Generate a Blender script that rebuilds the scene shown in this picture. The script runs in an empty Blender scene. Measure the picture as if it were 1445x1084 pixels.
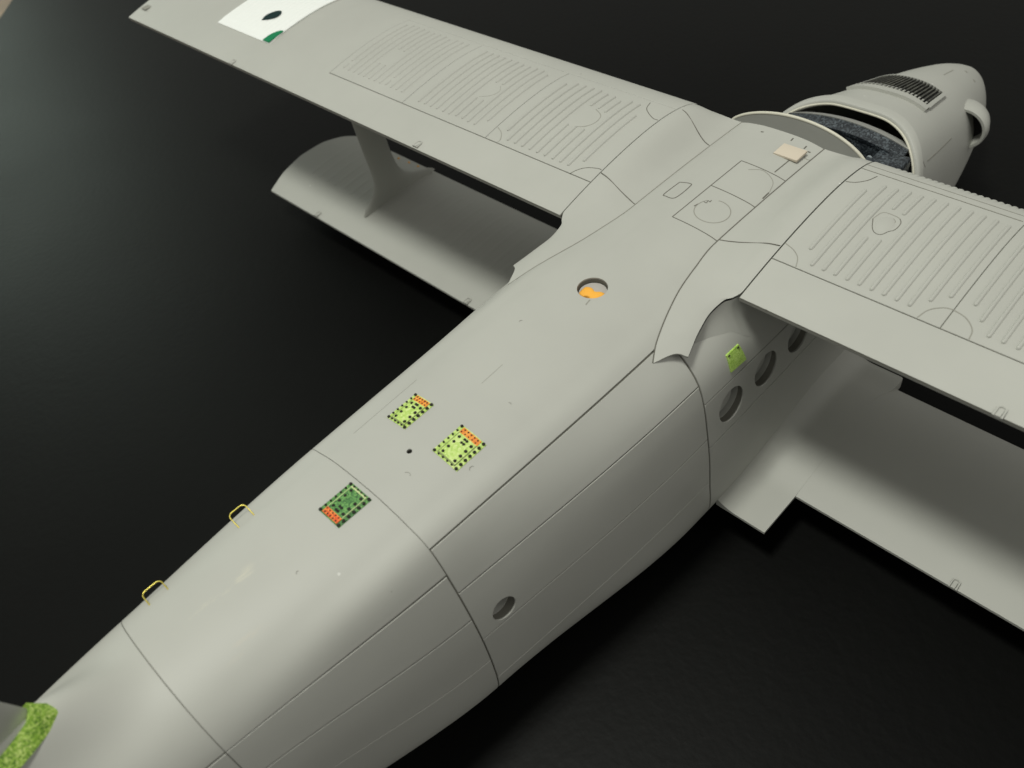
import bpy, bmesh, math, random
import numpy as np
from mathutils import Vector, Matrix

# ------------------------------------------------------------------ scene, camera, light
U = 0.005                      # one design unit = 5 mm (wing chord = 10 units)
sc = bpy.context.scene
random.seed(7)
rng = np.random.default_rng(7)

CAM = dict(f=1206.11, az=math.radians(53.6096), el=math.radians(-47.2678), roll=math.radians(-12.6623),
           loc=(-20.795, -17.522, 22.719))
fw = Vector((math.cos(CAM['el'])*math.cos(CAM['az']), math.cos(CAM['el'])*math.sin(CAM['az']), math.sin(CAM['el'])))
rt = fw.cross(Vector((0, 0, 1))).normalized(); up = rt.cross(fw)
c_, s_ = math.cos(CAM['roll']), math.sin(CAM['roll'])
rt, up = rt*c_ + up*s_, -rt*s_ + up*c_
cd = bpy.data.cameras.new('camera'); cam = bpy.data.objects.new('camera', cd); sc.collection.objects.link(cam)
M = Matrix((rt, up, -fw)).transposed().to_4x4(); M.translation = Vector(CAM['loc'])*U
cam.matrix_world = M
cd.sensor_width = 36.0; cd.lens = 36.0*CAM['f']/1445.0
cd.clip_start = 0.004; cd.clip_end = 20.0
cd.dof.use_dof = True; cd.dof.focus_distance = 36*U; cd.dof.aperture_fstop = 30.0
sc.camera = cam

w = bpy.data.worlds.new('World'); sc.world = w; w.use_nodes = True
wb = w.node_tree.nodes['Background']; wb.inputs[0].default_value = (0.99, 0.99, 0.92, 1); wb.inputs[1].default_value = 0.315

def area(name, loc, target, size, energy, color, sy=None):
    l = bpy.data.lights.new(name, 'AREA'); l.energy = energy; l.color = color
    l.shape = 'RECTANGLE' if sy else 'SQUARE'; l.size = size*U
    if sy: l.size_y = sy*U
    o = bpy.data.objects.new(name, l); sc.collection.objects.link(o)
    o.location = Vector(loc)*U
    o.rotation_euler = (Vector(target)-Vector(loc)).to_track_quat('-Z', 'Y').to_euler()
    return o
area('overhead_lamp', (-30, 14, 150), (4, 0, -4), 27, 4.25, (0.985, 0.995, 0.915))
area('window_light', (5, 250, 62), (0, 40, -12), 70, 1.3, (0.82, 1.0, 0.86), 60)
area('room_fill', (60, -155, 125), (10, 0, -6), 110, 1.35, (1.0, 0.97, 0.92))  # unseen fill lamp, added to brighten the nose side and starboard flank

vs = sc.view_settings
vs.view_transform = 'Standard'; vs.look = 'None'; vs.exposure = 0.0; vs.gamma = 1.0

# ------------------------------------------------------------------ materials
def mat(name, col, rough=0.5, spec=0.5, metal=0.0):
    m = bpy.data.materials.new(name); m.use_nodes = True
    b = m.node_tree.nodes['Principled BSDF']
    b.inputs['Base Color'].default_value = (*col, 1); b.inputs['Roughness'].default_value = rough
    b.inputs['Specular IOR Level'].default_value = spec; b.inputs['Metallic'].default_value = metal
    return m
def nd(m, t, **kw):
    n = m.node_tree.nodes.new(t)
    for k, v in kw.items():
        if hasattr(n, k): setattr(n, k, v)
        else: n.inputs[k].default_value = v
    return n
def ln(m, a, b): m.node_tree.links.new(a, b)
def coords(m): return nd(m, 'ShaderNodeTexCoord').outputs['Object']
def ramp(m, fac, stops):
    r = nd(m, 'ShaderNodeValToRGB'); e = r.color_ramp.elements
    while len(e) < len(stops): e.new(0.5)
    for q, (p, c) in zip(e, stops):
        q.position = p; q.color = (*c, 1) if len(c) == 3 else c
    ln(m, fac, r.inputs[0]); return r.outputs[0]
def mixc(m, fac, a, b, mode='MIX'):
    n = nd(m, 'ShaderNodeMix', data_type='RGBA', blend_type=mode)
    if isinstance(fac, float): n.inputs[0].default_value = fac
    else: ln(m, fac, n.inputs[0])
    for i, v in ((6, a), (7, b)):
        if isinstance(v, tuple): n.inputs[i].default_value = (*v, 1)
        else: ln(m, v, n.inputs[i])
    return n.outputs[2]

def primer_mat(name, base, specks=True):
    m = mat(name, base, 0.52, 0.35); b = m.node_tree.nodes['Principled BSDF']; co = coords(m)
    n1 = nd(m, 'ShaderNodeTexNoise', Scale=28.0, Detail=4.0, Roughness=0.6); ln(m, co, n1.inputs['Vector'])
    c1 = ramp(m, n1.outputs[0], [(0.3, tuple(v*0.955 for v in base)), (0.7, tuple(min(1, v*1.035) for v in base))])
    # handling marks: long faint streaks along the fuselage axis
    mp = nd(m, 'ShaderNodeMapping'); mp.inputs['Scale'].default_value = (18, 170, 170); ln(m, co, mp.inputs[0])
    n2 = nd(m, 'ShaderNodeTexNoise', Scale=1.0, Detail=3.0); ln(m, mp.outputs[0], n2.inputs['Vector'])
    f2 = ramp(m, n2.outputs[0], [(0.62, (0, 0, 0)), (0.8, (0.22, 0.22, 0.22))])
    c2 = mixc(m, f2, c1, tuple(v*0.86 for v in base))
    out = c2
    if specks:
        vo = nd(m, 'ShaderNodeTexVoronoi', Scale=230.0); ln(m, co, vo.inputs['Vector'])
        gate = nd(m, 'ShaderNodeMath', operation='LESS_THAN'); gate.inputs[1].default_value = 0.06
        ln(m, vo.outputs['Distance'], gate.inputs[0])
        sep = nd(m, 'ShaderNodeSeparateColor'); ln(m, vo.outputs['Color'], sep.inputs[0])
        g2 = nd(m, 'ShaderNodeMath', operation='GREATER_THAN'); g2.inputs[1].default_value = 0.93
        ln(m, sep.outputs[0], g2.inputs[0])
        mu = nd(m, 'ShaderNodeMath', operation='MULTIPLY'); ln(m, gate.outputs[0], mu.inputs[0]); ln(m, g2.outputs[0], mu.inputs[1])
        mu2 = nd(m, 'ShaderNodeMath', operation='MULTIPLY'); ln(m, mu.outputs[0], mu2.inputs[0]); mu2.inputs[1].default_value = 0.4
        g3 = nd(m, 'ShaderNodeMath', operation='GREATER_THAN'); g3.inputs[1].default_value = 0.45; ln(m, sep.outputs[1], g3.inputs[0])
        sc_ = mixc(m, g3.outputs[0], (0.16, 0.15, 0.13), (0.82, 0.82, 0.78))
        out = mixc(m, mu2.outputs[0], c2, sc_)
    # rubbed pale patches on the rear deck, ragged along the axis
    for (cx, cy, rx, ry, col, amt) in ((-20.3, .12, 1.9, .34, (.70, .66, .50), .9), (-20.8, -1.7, 1.2, .25, (.60, .50, .36), .45)):
        mq = nd(m, 'ShaderNodeMapping', vector_type='TEXTURE'); mq.inputs['Location'].default_value = (cx*U, cy*U, .6*U)
        mq.inputs['Scale'].default_value = (rx*U, ry*U, 1.0*U); ln(m, co, mq.inputs[0])
        ve = nd(m, 'ShaderNodeVectorMath', operation='LENGTH'); ln(m, mq.outputs[0], ve.inputs[0])
        mr = nd(m, 'ShaderNodeMapRange'); mr.inputs[1].default_value = 1.0; mr.inputs[2].default_value = 0.1; ln(m, ve.outputs['Value'], mr.inputs[0])
        ms = nd(m, 'ShaderNodeMapping'); ms.inputs['Scale'].default_value = (150, 900, 900); ln(m, co, ms.inputs[0])
        nz = nd(m, 'ShaderNodeTexNoise', Scale=1.0, Detail=5.0, Roughness=0.7); ln(m, ms.outputs[0], nz.inputs['Vector'])
        nr = nd(m, 'ShaderNodeMapRange'); nr.inputs[1].default_value = .5; nr.inputs[2].default_value = .72; nr.inputs[4].default_value = amt; ln(m, nz.outputs[0], nr.inputs[0])
        mm = nd(m, 'ShaderNodeMath', operation='MULTIPLY'); ln(m, mr.outputs[0], mm.inputs[0]); ln(m, nr.outputs[0], mm.inputs[1])
        out = mixc(m, mm.outputs[0], out, col)
    ln(m, out, b.inputs['Base Color'])
    rr = nd(m, 'ShaderNodeMapRange'); rr.inputs[3].default_value = 0.44; rr.inputs[4].default_value = 0.6
    ln(m, n1.outputs[0], rr.inputs[0]); ln(m, rr.outputs[0], b.inputs['Roughness'])
    n3 = nd(m, 'ShaderNodeTexNoise', Scale=900.0, Detail=2.0); ln(m, co, n3.inputs['Vector'])
    n4 = nd(m, 'ShaderNodeTexNoise', Scale=35.0, Detail=2.0); ln(m, co, n4.inputs['Vector'])
    bp = nd(m, 'ShaderNodeBump', Strength=0.05); bp.inputs['Distance'].default_value = 0.0002; ln(m, n3.outputs[0], bp.inputs['Height'])
    bp2 = nd(m, 'ShaderNodeBump', Strength=0.12); bp2.inputs['Distance'].default_value = 0.0012
    ln(m, n4.outputs[0], bp2.inputs['Height']); ln(m, bp.outputs[0], bp2.inputs['Normal'])
    ln(m, bp2.outputs[0], b.inputs['Normal'])
    return m

PRIMER_C = (0.43, 0.432, 0.395)
PRIMER = primer_mat('grey_primer', PRIMER_C)
CORE = mat('joint_gap_plastic', (0.17, 0.165, 0.14), 0.7, 0.2)
LINE = mat('engraved_line_shade', (0.14, 0.135, 0.115), 0.8, 0.1)  # shade of engraved grooves put into the colour of thin surface strips
FAINT = mat('faint_engraved_line', (0.28, 0.275, 0.24), 0.7, 0.2)  # paler groove shade for shallow line strips; also colours dimples, lint and tip slot
CREAM = mat('bare_plastic_edge', (0.62, 0.60, 0.50), 0.5)
TRANS = mat('pale_blue_grey_plastic', (0.40, 0.45, 0.42), 0.35)
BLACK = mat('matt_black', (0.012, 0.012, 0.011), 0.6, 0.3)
WIRE = mat('brass_wire', (0.62, 0.52, 0.10), 0.3, 0.5, 0.6)
ORANGE = mat('orange_putty', (0.90, 0.44, 0.06), 0.6, 0.3)
BEIGE = mat('beige_card', (0.60, 0.53, 0.43), 0.7, 0.2)
HOLEG = mat('hole_floor_grey', (0.42, 0.40, 0.37), 0.6)
PIT = mat('rivet_pit', (0.02, 0.02, 0.016), 0.7, 0.2)
WHITE = mat('white_sheet', (0.86, 0.88, 0.85), 0.4, 0.4)
GREENP = mat('green_print', (0.01, 0.19, 0.08), 0.6, 0.1)
NAVYP = mat('dark_print', (0.012, 0.03, 0.03), 0.7, 0.08)

def speckle_mat(name, a, b2, c, scale, rough=0.45):
    m = mat(name, a, rough, 0.5); b = m.node_tree.nodes['Principled BSDF']; co = coords(m)
    vo = nd(m, 'ShaderNodeTexVoronoi', Scale=scale); ln(m, co, vo.inputs['Vector'])
    sep = nd(m, 'ShaderNodeSeparateColor'); ln(m, vo.outputs['Color'], sep.inputs[0])
    n1 = nd(m, 'ShaderNodeTexNoise', Scale=scale*0.12, Detail=3.0); ln(m, co, n1.inputs['Vector'])
    ad = nd(m, 'ShaderNodeMath', operation='ADD'); ln(m, sep.outputs[0], ad.inputs[0]); ln(m, n1.outputs[0], ad.inputs[1])
    ml = nd(m, 'ShaderNodeMath', operation='MULTIPLY'); ln(m, ad.outputs[0], ml.inputs[0]); ml.inputs[1].default_value = 0.5
    col = ramp(m, ml.outputs[0], [(0.2, b2), (0.5, a), (0.8, c)])
    ln(m, col, b.inputs['Base Color'])
    bp = nd(m, 'ShaderNodeBump', Strength=0.35); bp.inputs['Distance'].default_value = 0.0002
    ln(m, sep.outputs[1], bp.inputs['Height']); ln(m, bp.outputs[0], b.inputs['Normal'])
    return m
LIME = speckle_mat('lime_plate', (0.50, 0.68, 0.17), (0.36, 0.54, 0.10), (0.64, 0.76, 0.30), 2600)
GREEN = speckle_mat('green_plate', (0.075, 0.23, 0.055), (0.02, 0.08, 0.02), (0.18, 0.40, 0.10), 3800)
SIDEL = speckle_mat('side_lime', (0.42, 0.64, 0.12), (0.26, 0.44, 0.06), (0.6, 0.8, 0.25), 5500)
PUTTYG = speckle_mat('green_putty', (0.30, 0.52, 0.055), (0.07, 0.17, 0.02), (0.68, 0.82, 0.26), 4300, 0.35)
ORPL = speckle_mat('orange_plate', (0.80, 0.28, 0.03), (0.65, 0.14, 0.015), (0.90, 0.45, 0.08), 2600)
REDPL = speckle_mat('red_orange_plate', (0.78, 0.10, 0.012), (0.55, 0.06, 0.01), (0.85, 0.35, 0.06), 2600)
COCK = speckle_mat('cockpit_blue_grey', (0.020, 0.025, 0.03), (0.010, 0.013, 0.017), (0.105, 0.125, 0.14), 2600, 0.4)
SEATB = mat('seat_blue', (0.03, 0.06, 0.095), 0.45)

def sheet_mat():
    m = mat('black_paper', (0.012, 0.0125, 0.0115), 0.5, 0.10); b = m.node_tree.nodes['Principled BSDF']; co = coords(m)
    n1 = nd(m, 'ShaderNodeTexNoise', Scale=9.0, Detail=4.0); ln(m, co, n1.inputs['Vector'])
    ln(m, ramp(m, n1.outputs[0], [(0.3, (0.0018, 0.0019, 0.0017)), (0.7, (0.0034, 0.0036, 0.0031))]), b.inputs['Base Color'])
    vo = nd(m, 'ShaderNodeTexVoronoi', Scale=60.0); ln(m, co, vo.inputs['Vector'])
    r = nd(m, 'ShaderNodeMapRange'); r.inputs[3].default_value = 0.40; r.inputs[4].default_value = 0.52
    ln(m, n1.outputs[0], r.inputs[0]); ln(m, r.outputs[0], b.inputs['Roughness'])
    n2 = nd(m, 'ShaderNodeTexNoise', Scale=500.0, Detail=3.0); ln(m, co, n2.inputs['Vector'])
    bp = nd(m, 'ShaderNodeBump', Strength=0.2); bp.inputs['Distance'].default_value = 0.0003; ln(m, n2.outputs[0], bp.inputs['Height'])
    ln(m, bp.outputs[0], b.inputs['Normal'])
    return m
SHEET = sheet_mat()
def wood_mat():
    m = mat('wood', (0.4, 0.22, 0.09), 0.45); b = m.node_tree.nodes['Principled BSDF']; co = coords(m)
    mp = nd(m, 'ShaderNodeMapping'); mp.inputs['Scale'].default_value = (14, 90, 30); mp.inputs['Rotation'].default_value = (0, 0, 0.5); ln(m, co, mp.inputs[0])
    n1 = nd(m, 'ShaderNodeTexNoise', Scale=1.0, Detail=4.0); ln(m, mp.outputs[0], n1.inputs['Vector'])
    ln(m, ramp(m, n1.outputs[0], [(0.3, (0.13, 0.06, 0.02)), (0.7, (0.26, 0.14, 0.05))]), b.inputs['Base Color'])
    return m
WOOD = wood_mat()

# ------------------------------------------------------------------ mesh helpers
COL = sc.collection
def link(name, me, m, parent=None):
    o = bpy.data.objects.new(name, me); COL.objects.link(o)
    if m: me.materials.append(m)
    if parent: o.parent = parent
    return o
def mk(name, verts, faces, m, parent=None, sharp=32, recalc=True):
    me = bpy.data.meshes.new(name)
    v = np.asarray(verts, float)*U
    me.from_pydata([tuple(p) for p in v], [], [tuple(int(i) for i in f) for f in faces])
    if recalc:
        bm = bmesh.new(); bm.from_mesh(me); bmesh.ops.recalc_face_normals(bm, faces=bm.faces[:]); bm.to_mesh(me); bm.free()
    me.polygons.foreach_set('use_smooth', [True]*len(me.polygons))
    me.set_sharp_from_angle(angle=math.radians(sharp))
    me.update()
    return link(name, me, m, parent)
def merge(parts):
    V = []; F = []
    for v, f in parts:
        b = len(V); V += [tuple(p) for p in v]; F += [tuple(i+b for i in q) for q in f]
    return V, F
def gridf(n, k, closed_k=False, off=0):
    F = []
    for i in range(n-1):
        for j in range(k if closed_k else k-1):
            j2 = (j+1) % k
            F.append((off+i*k+j, off+i*k+j2, off+(i+1)*k+j2, off+(i+1)*k+j))
    return F
def solid_grid(top, bot):
    """closed shell from two n x k x 3 grids"""
    n, k, _ = top.shape
    V = np.concatenate([top.reshape(-1, 3), bot.reshape(-1, 3)]); o = n*k
    F = gridf(n, k) + [tuple(reversed(f)) for f in gridf(n, k, off=o)]
    for i in range(n-1):
        F.append((i*k, (i+1)*k, o+(i+1)*k, o+i*k)); F.append((i*k+k-1, o+i*k+k-1, o+(i+1)*k+k-1, (i+1)*k+k-1))
    for j in range(k-1):
        F.append((j, o+j, o+j+1, j+1)); b = (n-1)*k
        F.append((b+j, b+j+1, o+b+j+1, o+b+j))
    return V, F
def normals(G):
    du = np.gradient(G, axis=0); dv = np.gradient(G, axis=1)
    n = np.cross(du, dv); return n/(np.linalg.norm(n, axis=2, keepdims=True)+1e-12)
def tube(path, r, seg=10, cap=True):
    P = [np.array(p, float) for p in path]; V = []; F = []
    n = len(P); prev = None
    for i in range(n):
        t = P[min(i+1, n-1)]-P[max(i-1, 0)]; t /= np.linalg.norm(t)
        a = np.cross(t, (0, 0, 1.0)) if prev is None else prev-t*(prev@t)
        if np.linalg.norm(a) < 1e-5: a = np.cross(t, (0, 1.0, 0))
        a /= np.linalg.norm(a); prev = a; b = np.cross(t, a)
        for k in range(seg):
            q = 2*math.pi*k/seg; V.append(P[i]+r*(a*math.cos(q)+b*math.sin(q)))
    F = gridf(n, seg, True)
    if cap: F += [tuple(range(seg)), tuple(reversed(range((n-1)*seg, n*seg)))]
    return V, F
def boxm(c, d, rotz=0.0):
    V = []
    for sx in (-.5, .5):
        for sy in (-.5, .5):
            for sz in (-.5, .5):
                x, y, z = sx*d[0], sy*d[1], sz*d[2]
                V.append((c[0]+x*math.cos(rotz)-y*math.sin(rotz), c[1]+x*math.sin(rotz)+y*math.cos(rotz), c[2]+z))
    return V, [(0, 1, 3, 2), (4, 6, 7, 5), (0, 4, 5, 1), (2, 3, 7, 6), (0, 2, 6, 4), (1, 5, 7, 3)]
def bevel(o, wd, seg=2):
    me = o.data; bm = bmesh.new(); bm.from_mesh(me)
    bmesh.ops.bevel(bm, geom=[e for e in bm.edges if e.calc_face_angle(0) > 0.6], offset=wd*U, segments=seg, profile=0.5, affect='EDGES')
    bm.to_mesh(me); bm.free(); me.polygons.foreach_set('use_smooth', [True]*len(me.polygons)); me.set_sharp_from_angle(angle=math.radians(40))
    return o
def cyl(c, axis, r0, r1, h, seg=48):
    ax = np.array(axis, float); ax /= np.linalg.norm(ax)
    a = np.cross(ax, (0.3, 0.2, 0.9)); a /= np.linalg.norm(a); b = np.cross(ax, a); c = np.array(c, float)
    V = [c-ax*h/2+r0*(a*math.cos(t)+b*math.sin(t)) for t in np.linspace(0, 2*math.pi, seg, endpoint=False)]
    V += [c+ax*h/2+r1*(a*math.cos(t)+b*math.sin(t)) for t in np.linspace(0, 2*math.pi, seg, endpoint=False)]
    return V, gridf(2, seg, True)+[tuple(reversed(range(seg))), tuple(range(seg, 2*seg))]
def cut(o, shapes):
    """boolean-difference closed shapes out of mesh object o"""
    V, F = merge(shapes); c = mk('cutter', V, F, None)
    md = o.modifiers.new('cut', 'BOOLEAN'); md.operation = 'DIFFERENCE'; md.object = c; md.solver = 'EXACT'
    dg = bpy.context.evaluated_depsgraph_get()
    me = bpy.data.meshes.new_from_object(o.evaluated_get(dg))
    o.modifiers.remove(md); old = o.data; o.data = me; bpy.data.meshes.remove(old)
    cm = c.data; bpy.data.objects.remove(c); bpy.data.meshes.remove(cm)
    me.polygons.foreach_set('use_smooth', [True]*len(me.polygons)); me.set_sharp_from_angle(angle=math.radians(32))
def top(name, label, cat, loc=(0, 0, 0)):
    o = bpy.data.objects.new(name, None); COL.objects.link(o); o.empty_display_size = 0.02
    o['label'] = label; o['category'] = cat
    o.location = Vector(loc)*U
    return o
def smooth(t): t = np.clip(t, 0, 1); return t*t*(3-2*t)

# ------------------------------------------------------------------ surface definitions (design units)
def hermite(xs, ys, x):
    xs = np.asarray(xs, float); ys = np.asarray(ys, float); x = np.clip(np.asarray(x, float), xs[0], xs[-1])
    i = np.clip(np.searchsorted(xs, x)-1, 0, len(xs)-2)
    d = np.diff(ys, axis=0)/np.diff(xs).reshape(-1, *([1]*(ys.ndim-1)))
    m = np.zeros_like(ys); m[0] = d[0]; m[-1] = d[-1]
    h = np.diff(xs).reshape(-1, *([1]*(ys.ndim-1)))
    with np.errstate(divide='ignore', invalid='ignore'):
        w1 = 2*h[1:]+h[:-1]; w2 = h[1:]+2*h[:-1]
        hm = (w1+w2)/(w1/d[:-1]+w2/d[1:])
    m[1:-1] = np.where(d[:-1]*d[1:] > 0, np.nan_to_num(hm), 0)
    sh = x.shape+(1,)*(ys.ndim-1)
    hh = (xs[i+1]-xs[i]).reshape(sh); t = ((x-xs[i])/(xs[i+1]-xs[i])).reshape(sh)
    return (ys[i]*(2*t**3-3*t**2+1)+m[i]*hh*(t**3-2*t**2+t)+ys[i+1]*(-2*t**3+3*t**2)+m[i+1]*hh*(t**3-t**2))
FUS_X = [-32, -23, -14.7, -4, 2, 10, 14]
FUS = np.array([
 [(0, .2), (.7, .1), (1.3, -.2), (1.8, -.8), (2.1, -1.6), (2.4, -3.2), (2.4, -4.8), (2.0, -5.8), (1.2, -6.4), (0, -6.6)],
 [(0, .75), (1.1, .63), (2.1, .22), (2.8, -.5), (3.2, -1.5), (3.6, -3.5), (3.7, -5.7), (3.4, -7.3), (2.2, -8.2), (0, -8.6)],
 [(0, .62), (1.2, .55), (2.25, .28), (3.25, -.27), (4.0, -2.2), (4.5, -5.0), (4.5, -8.2), (4.0, -9.9), (2.6, -10.8), (0, -11.2)],
 [(0, .55), (1.35, .46), (2.5, .17), (3.52, -.33), (4.95, -1.95), (5.45, -4.85), (5.6, -7.6), (5.5, -10), (4, -11.6), (0, -12)],
 [(0, .40), (1.2, .35), (2.2, .16), (3.5, -.42), (5.05, -2.1), (5.5, -4.85), (5.7, -7.6), (5.6, -10), (4, -11.6), (0, -12)],
 [(0, .15), (1.2, .1), (2.2, -.1), (3.7, -.6), (5.1, -2.2), (5.5, -4.85), (5.6, -7.6), (5.4, -10), (4, -11.6), (0, -12)],
 [(0, -.6), (1.2, -.7), (2.2, -.9), (3.7, -1.7), (4.9, -3), (5.4, -5.2), (5.5, -7.6), (5.2, -10), (4, -11.6), (0, -12)]], float)
NOSE_X = [13, 17, 22, 27, 30, 31.4, 32.0]
NOSE = np.array([
 [(0, -.95), (1.8, -1.15), (3.4, -1.8), (4.5, -3.1), (4.95, -5.2), (5.0, -8), (4.8, -10), (4.3, -11.2), (2.6, -11.8), (0, -12)],
 [(0, -2.4), (1.7, -2.5), (3.1, -3.1), (3.95, -4.3), (4.4, -6.2), (4.45, -8.3), (4.3, -10), (3.8, -11.2), (2.3, -11.8), (0, -12)],
 [(0, -3.65), (1.3, -3.82), (2.45, -4.45), (3.25, -5.5), (3.75, -7.1), (3.9, -8.8), (3.7, -10.2), (3.1, -11.2), (1.9, -11.8), (0, -12)],
 [(0, -5.1), (.95, -5.25), (1.8, -5.75), (2.45, -6.6), (2.85, -7.7), (2.95, -9), (2.8, -10), (2.3, -10.8), (1.3, -11.2), (0, -11.3)],
 [(0, -6.3), (.65, -6.4), (1.25, -6.8), (1.7, -7.4), (2.0, -8.2), (2.05, -8.9), (1.9, -9.6), (1.4, -10.1), (.8, -10.4), (0, -10.5)],
 [(0, -7.2), (.4, -7.25), (.75, -7.5), (1.0, -7.9), (1.15, -8.4), (1.15, -8.8), (1.05, -9.2), (.75, -9.5), (.4, -9.7), (0, -9.75)],
 [(0, -8.4), (.03, -8.4), (.05, -8.42), (.06, -8.45), (.07, -8.48), (.07, -8.5), (.06, -8.55), (.05, -8.58), (.03, -8.6), (0, -8.6)]], float)
def loft(XS, ST, x, s):
    x = np.asarray(x, float); s = np.asarray(s, float); x, s = np.broadcast_arrays(x, s)
    sec = hermite(XS, ST, x.ravel())                       # n,10,2
    a = np.abs(s.ravel()); i = np.clip(np.floor(a).astype(int), 0, 8); t = (a-i)[:, None]
    ext = np.concatenate([sec[:, 1:2]*[-1, 1], sec, sec[:, 8:9]*[-1, 1]], axis=1)
    r = np.arange(len(a)); p0, p1, p2, p3 = (ext[r, i+k] for k in range(4))
    q = 0.5*((2*p1)+(-p0+p2)*t+(2*p0-5*p1+4*p2-p3)*t**2+(-p0+3*p1-3*p2+p3)*t**3)
    y = q[:, 0]*np.where(s.ravel() < 0, -1, 1); z = q[:, 1]
    return np.stack([x.ravel(), y, z], 1).reshape(*x.shape, 3)
def fus(x, s):
    P = loft(FUS_X, FUS, x, s)
    X = P[..., 0]; Y = P[..., 1]
    h = 1.62*smooth((-22.9-X)/3.2)
    P[..., 2] += h*np.exp(-(np.abs(Y)/1.05)**2)*np.where(P[..., 2] > -2.5, 1, 0)
    return P
def nose(x, s): return loft(NOSE_X, NOSE, x, s)
_TX = np.arange(-32, 14.01, .1); _TY = np.arange(0, 5.01, .025)
_TG = fus(_TX[:, None], np.linspace(0, 4.6, 260)[None, :])
_TZ = np.array([np.interp(_TY, r[:, 1], r[:, 2]) for r in _TG])
def fus_z(x, y):
    """top surface height at (x, y), bilinear in a table"""
    i = min(max((x+32)/.1, 0), len(_TX)-1.001); j = min(abs(y)/.025, len(_TY)-1.001)
    i0, j0 = int(i), int(j); a, b = i-i0, j-j0
    return float((_TZ[i0, j0]*(1-a)+_TZ[i0+1, j0]*a)*(1-b)+(_TZ[i0, j0+1]*(1-a)+_TZ[i0+1, j0+1]*a)*b)
def naca(t, m=.03, p=.4, th=.12):
    t = np.asarray(t, float)
    yc = np.where(t < p, m/p**2*(2*p*t-t*t), m/(1-p)**2*(1-2*p+2*p*t-t*t))
    yt = 5*th*(.2969*np.sqrt(np.maximum(t, 0))-.126*t-.3516*t**2+.2843*t**3-.1036*t**4)
    return yc, yt
def zup(x, c=10.0, th=.12):
    t = np.clip((c-np.asarray(x, float))/c, 0, 1); a, b = naca(t, th=th); return c*(a+b)
def zlo(x, c=10.0, th=.12):
    t = np.clip((c-np.asarray(x, float))/c, 0, 1); a, b = naca(t, th=th); return c*(a-b)-.13*(1-t)*0-.13*t
# airfoil point with a running chord coordinate q: q<=c upper surface, q>c folds round the nose to the lower side
def foil(q, c=10.0, th=.12):
    q = np.asarray(q, float); x = np.where(q <= c, q, 2*c-q)
    return x, np.where(q <= c, zup(x, c, th), zlo(x, c, th))

# generic panel on a parametric surface P(a,b): closed thin shell with rounded, sunk edges
def panel(name, P, A, B, m, parent, gap=(.03,)*4, th=.09, inv=1.0, rad=.016):
    """A, B: 1-D parameter samples; gap: world half-gaps at a0, a1, b0, b1 (0 = butt joint)"""
    A = np.asarray(A, float); B = np.asarray(B, float)
    G = P(A[:, None], B[None, :])
    da0 = np.linalg.norm(G[1]-G[0], axis=1).mean()/(A[1]-A[0]); da1 = np.linalg.norm(G[-1]-G[-2], axis=1).mean()/(A[-1]-A[-2])
    db0 = np.linalg.norm(G[:, 1]-G[:, 0], axis=1).mean()/(B[1]-B[0]); db1 = np.linalg.norm(G[:, -1]-G[:, -2], axis=1).mean()/(B[-1]-B[-2])
    def edge(T, g0, g1, d0, d1):
        a, b = T[0]+g0/d0, T[-1]-g1/d1
        T = a+(T-T[0])*(b-a)/(T[-1]-T[0])
        L = []; H = []
        if g0 > 0: L += [a, a+rad/d0]; H += [rad*1.1, 0]
        else: L += [a]; H += [0]
        mid = [t for t in T[1:-1] if t > L[-1]+1e-4 and t < (b-(rad/d1 if g1 > 0 else 0))-1e-4]
        L += mid; H += [0]*len(mid)
        if g1 > 0: L += [b-rad/d1, b]; H += [0, rad*1.1]
        else: L += [b]; H += [0]
        return np.array(L), np.array(H)
    A2, HA = edge(A, gap[0], gap[1], da0, da1); B2, HB = edge(B, gap[2], gap[3], db0, db1)
    G = P(A2[:, None], B2[None, :]); N = normals(G)*inv
    if N[N.shape[0]//2, N.shape[1]//2] @ (G[N.shape[0]//2, N.shape[1]//2]-np.array([G[..., 0].mean(), 0, -5.0])) < 0: N = -N
    H = np.maximum(HA[:, None], HB[None, :])[..., None]
    V, F = solid_grid(G-N*H, G-N*th)
    return mk(name, V, F, m, parent, 25)

def ribbon_pts(name, pts, wd, m, parent, nrm=None, lift=.006):
    """thin strip along 3-D points already lying on a surface; nrm: surface normals"""
    P = np.asarray(pts, float); n = len(P)
    T = np.gradient(P, axis=0); T /= np.linalg.norm(T, axis=1, keepdims=True)
    N = np.asarray(nrm, float); Sd = np.cross(N, T); Sd /= np.linalg.norm(Sd, axis=1, keepdims=True)
    V = np.concatenate([P+Sd*wd/2-N*.02, P+Sd*wd/2+N*lift, P-Sd*wd/2+N*lift, P-Sd*wd/2-N*.02]); F = []
    for i in range(n-1):
        for k in range(3): F.append((k*n+i, k*n+i+1, (k+1)*n+i+1, (k+1)*n+i))
    return mk(name, V, F, m, parent)
def surf_line(name, f, pts, m, parent, wd=.05, n=10, lift=.006):
    """line through (x, y) points lying on height field z=f(x,y)"""
    P = []
    for (a, b) in zip(pts[:-1], pts[1:]):
        k = max(2, int(n*math.dist(a, b)/1.0)+1)
        P += [(a[0]+(b[0]-a[0])*t, a[1]+(b[1]-a[1])*t) for t in np.linspace(0, 1, k, endpoint=False)]
    P.append(pts[-1]); e = .02
    Z = [f(x, y) for x, y in P]
    N = [np.array((-(f(x+e, y)-f(x-e, y))/(2*e), -(f(x, y+e)-f(x, y-e))/(2*e), 1.0)) for x, y in P]
    N = [v/np.linalg.norm(v) for v in N]
    return ribbon_pts(name, [(p[0], p[1], z) for p, z in zip(P, Z)], wd, m, parent, N, lift)
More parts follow.
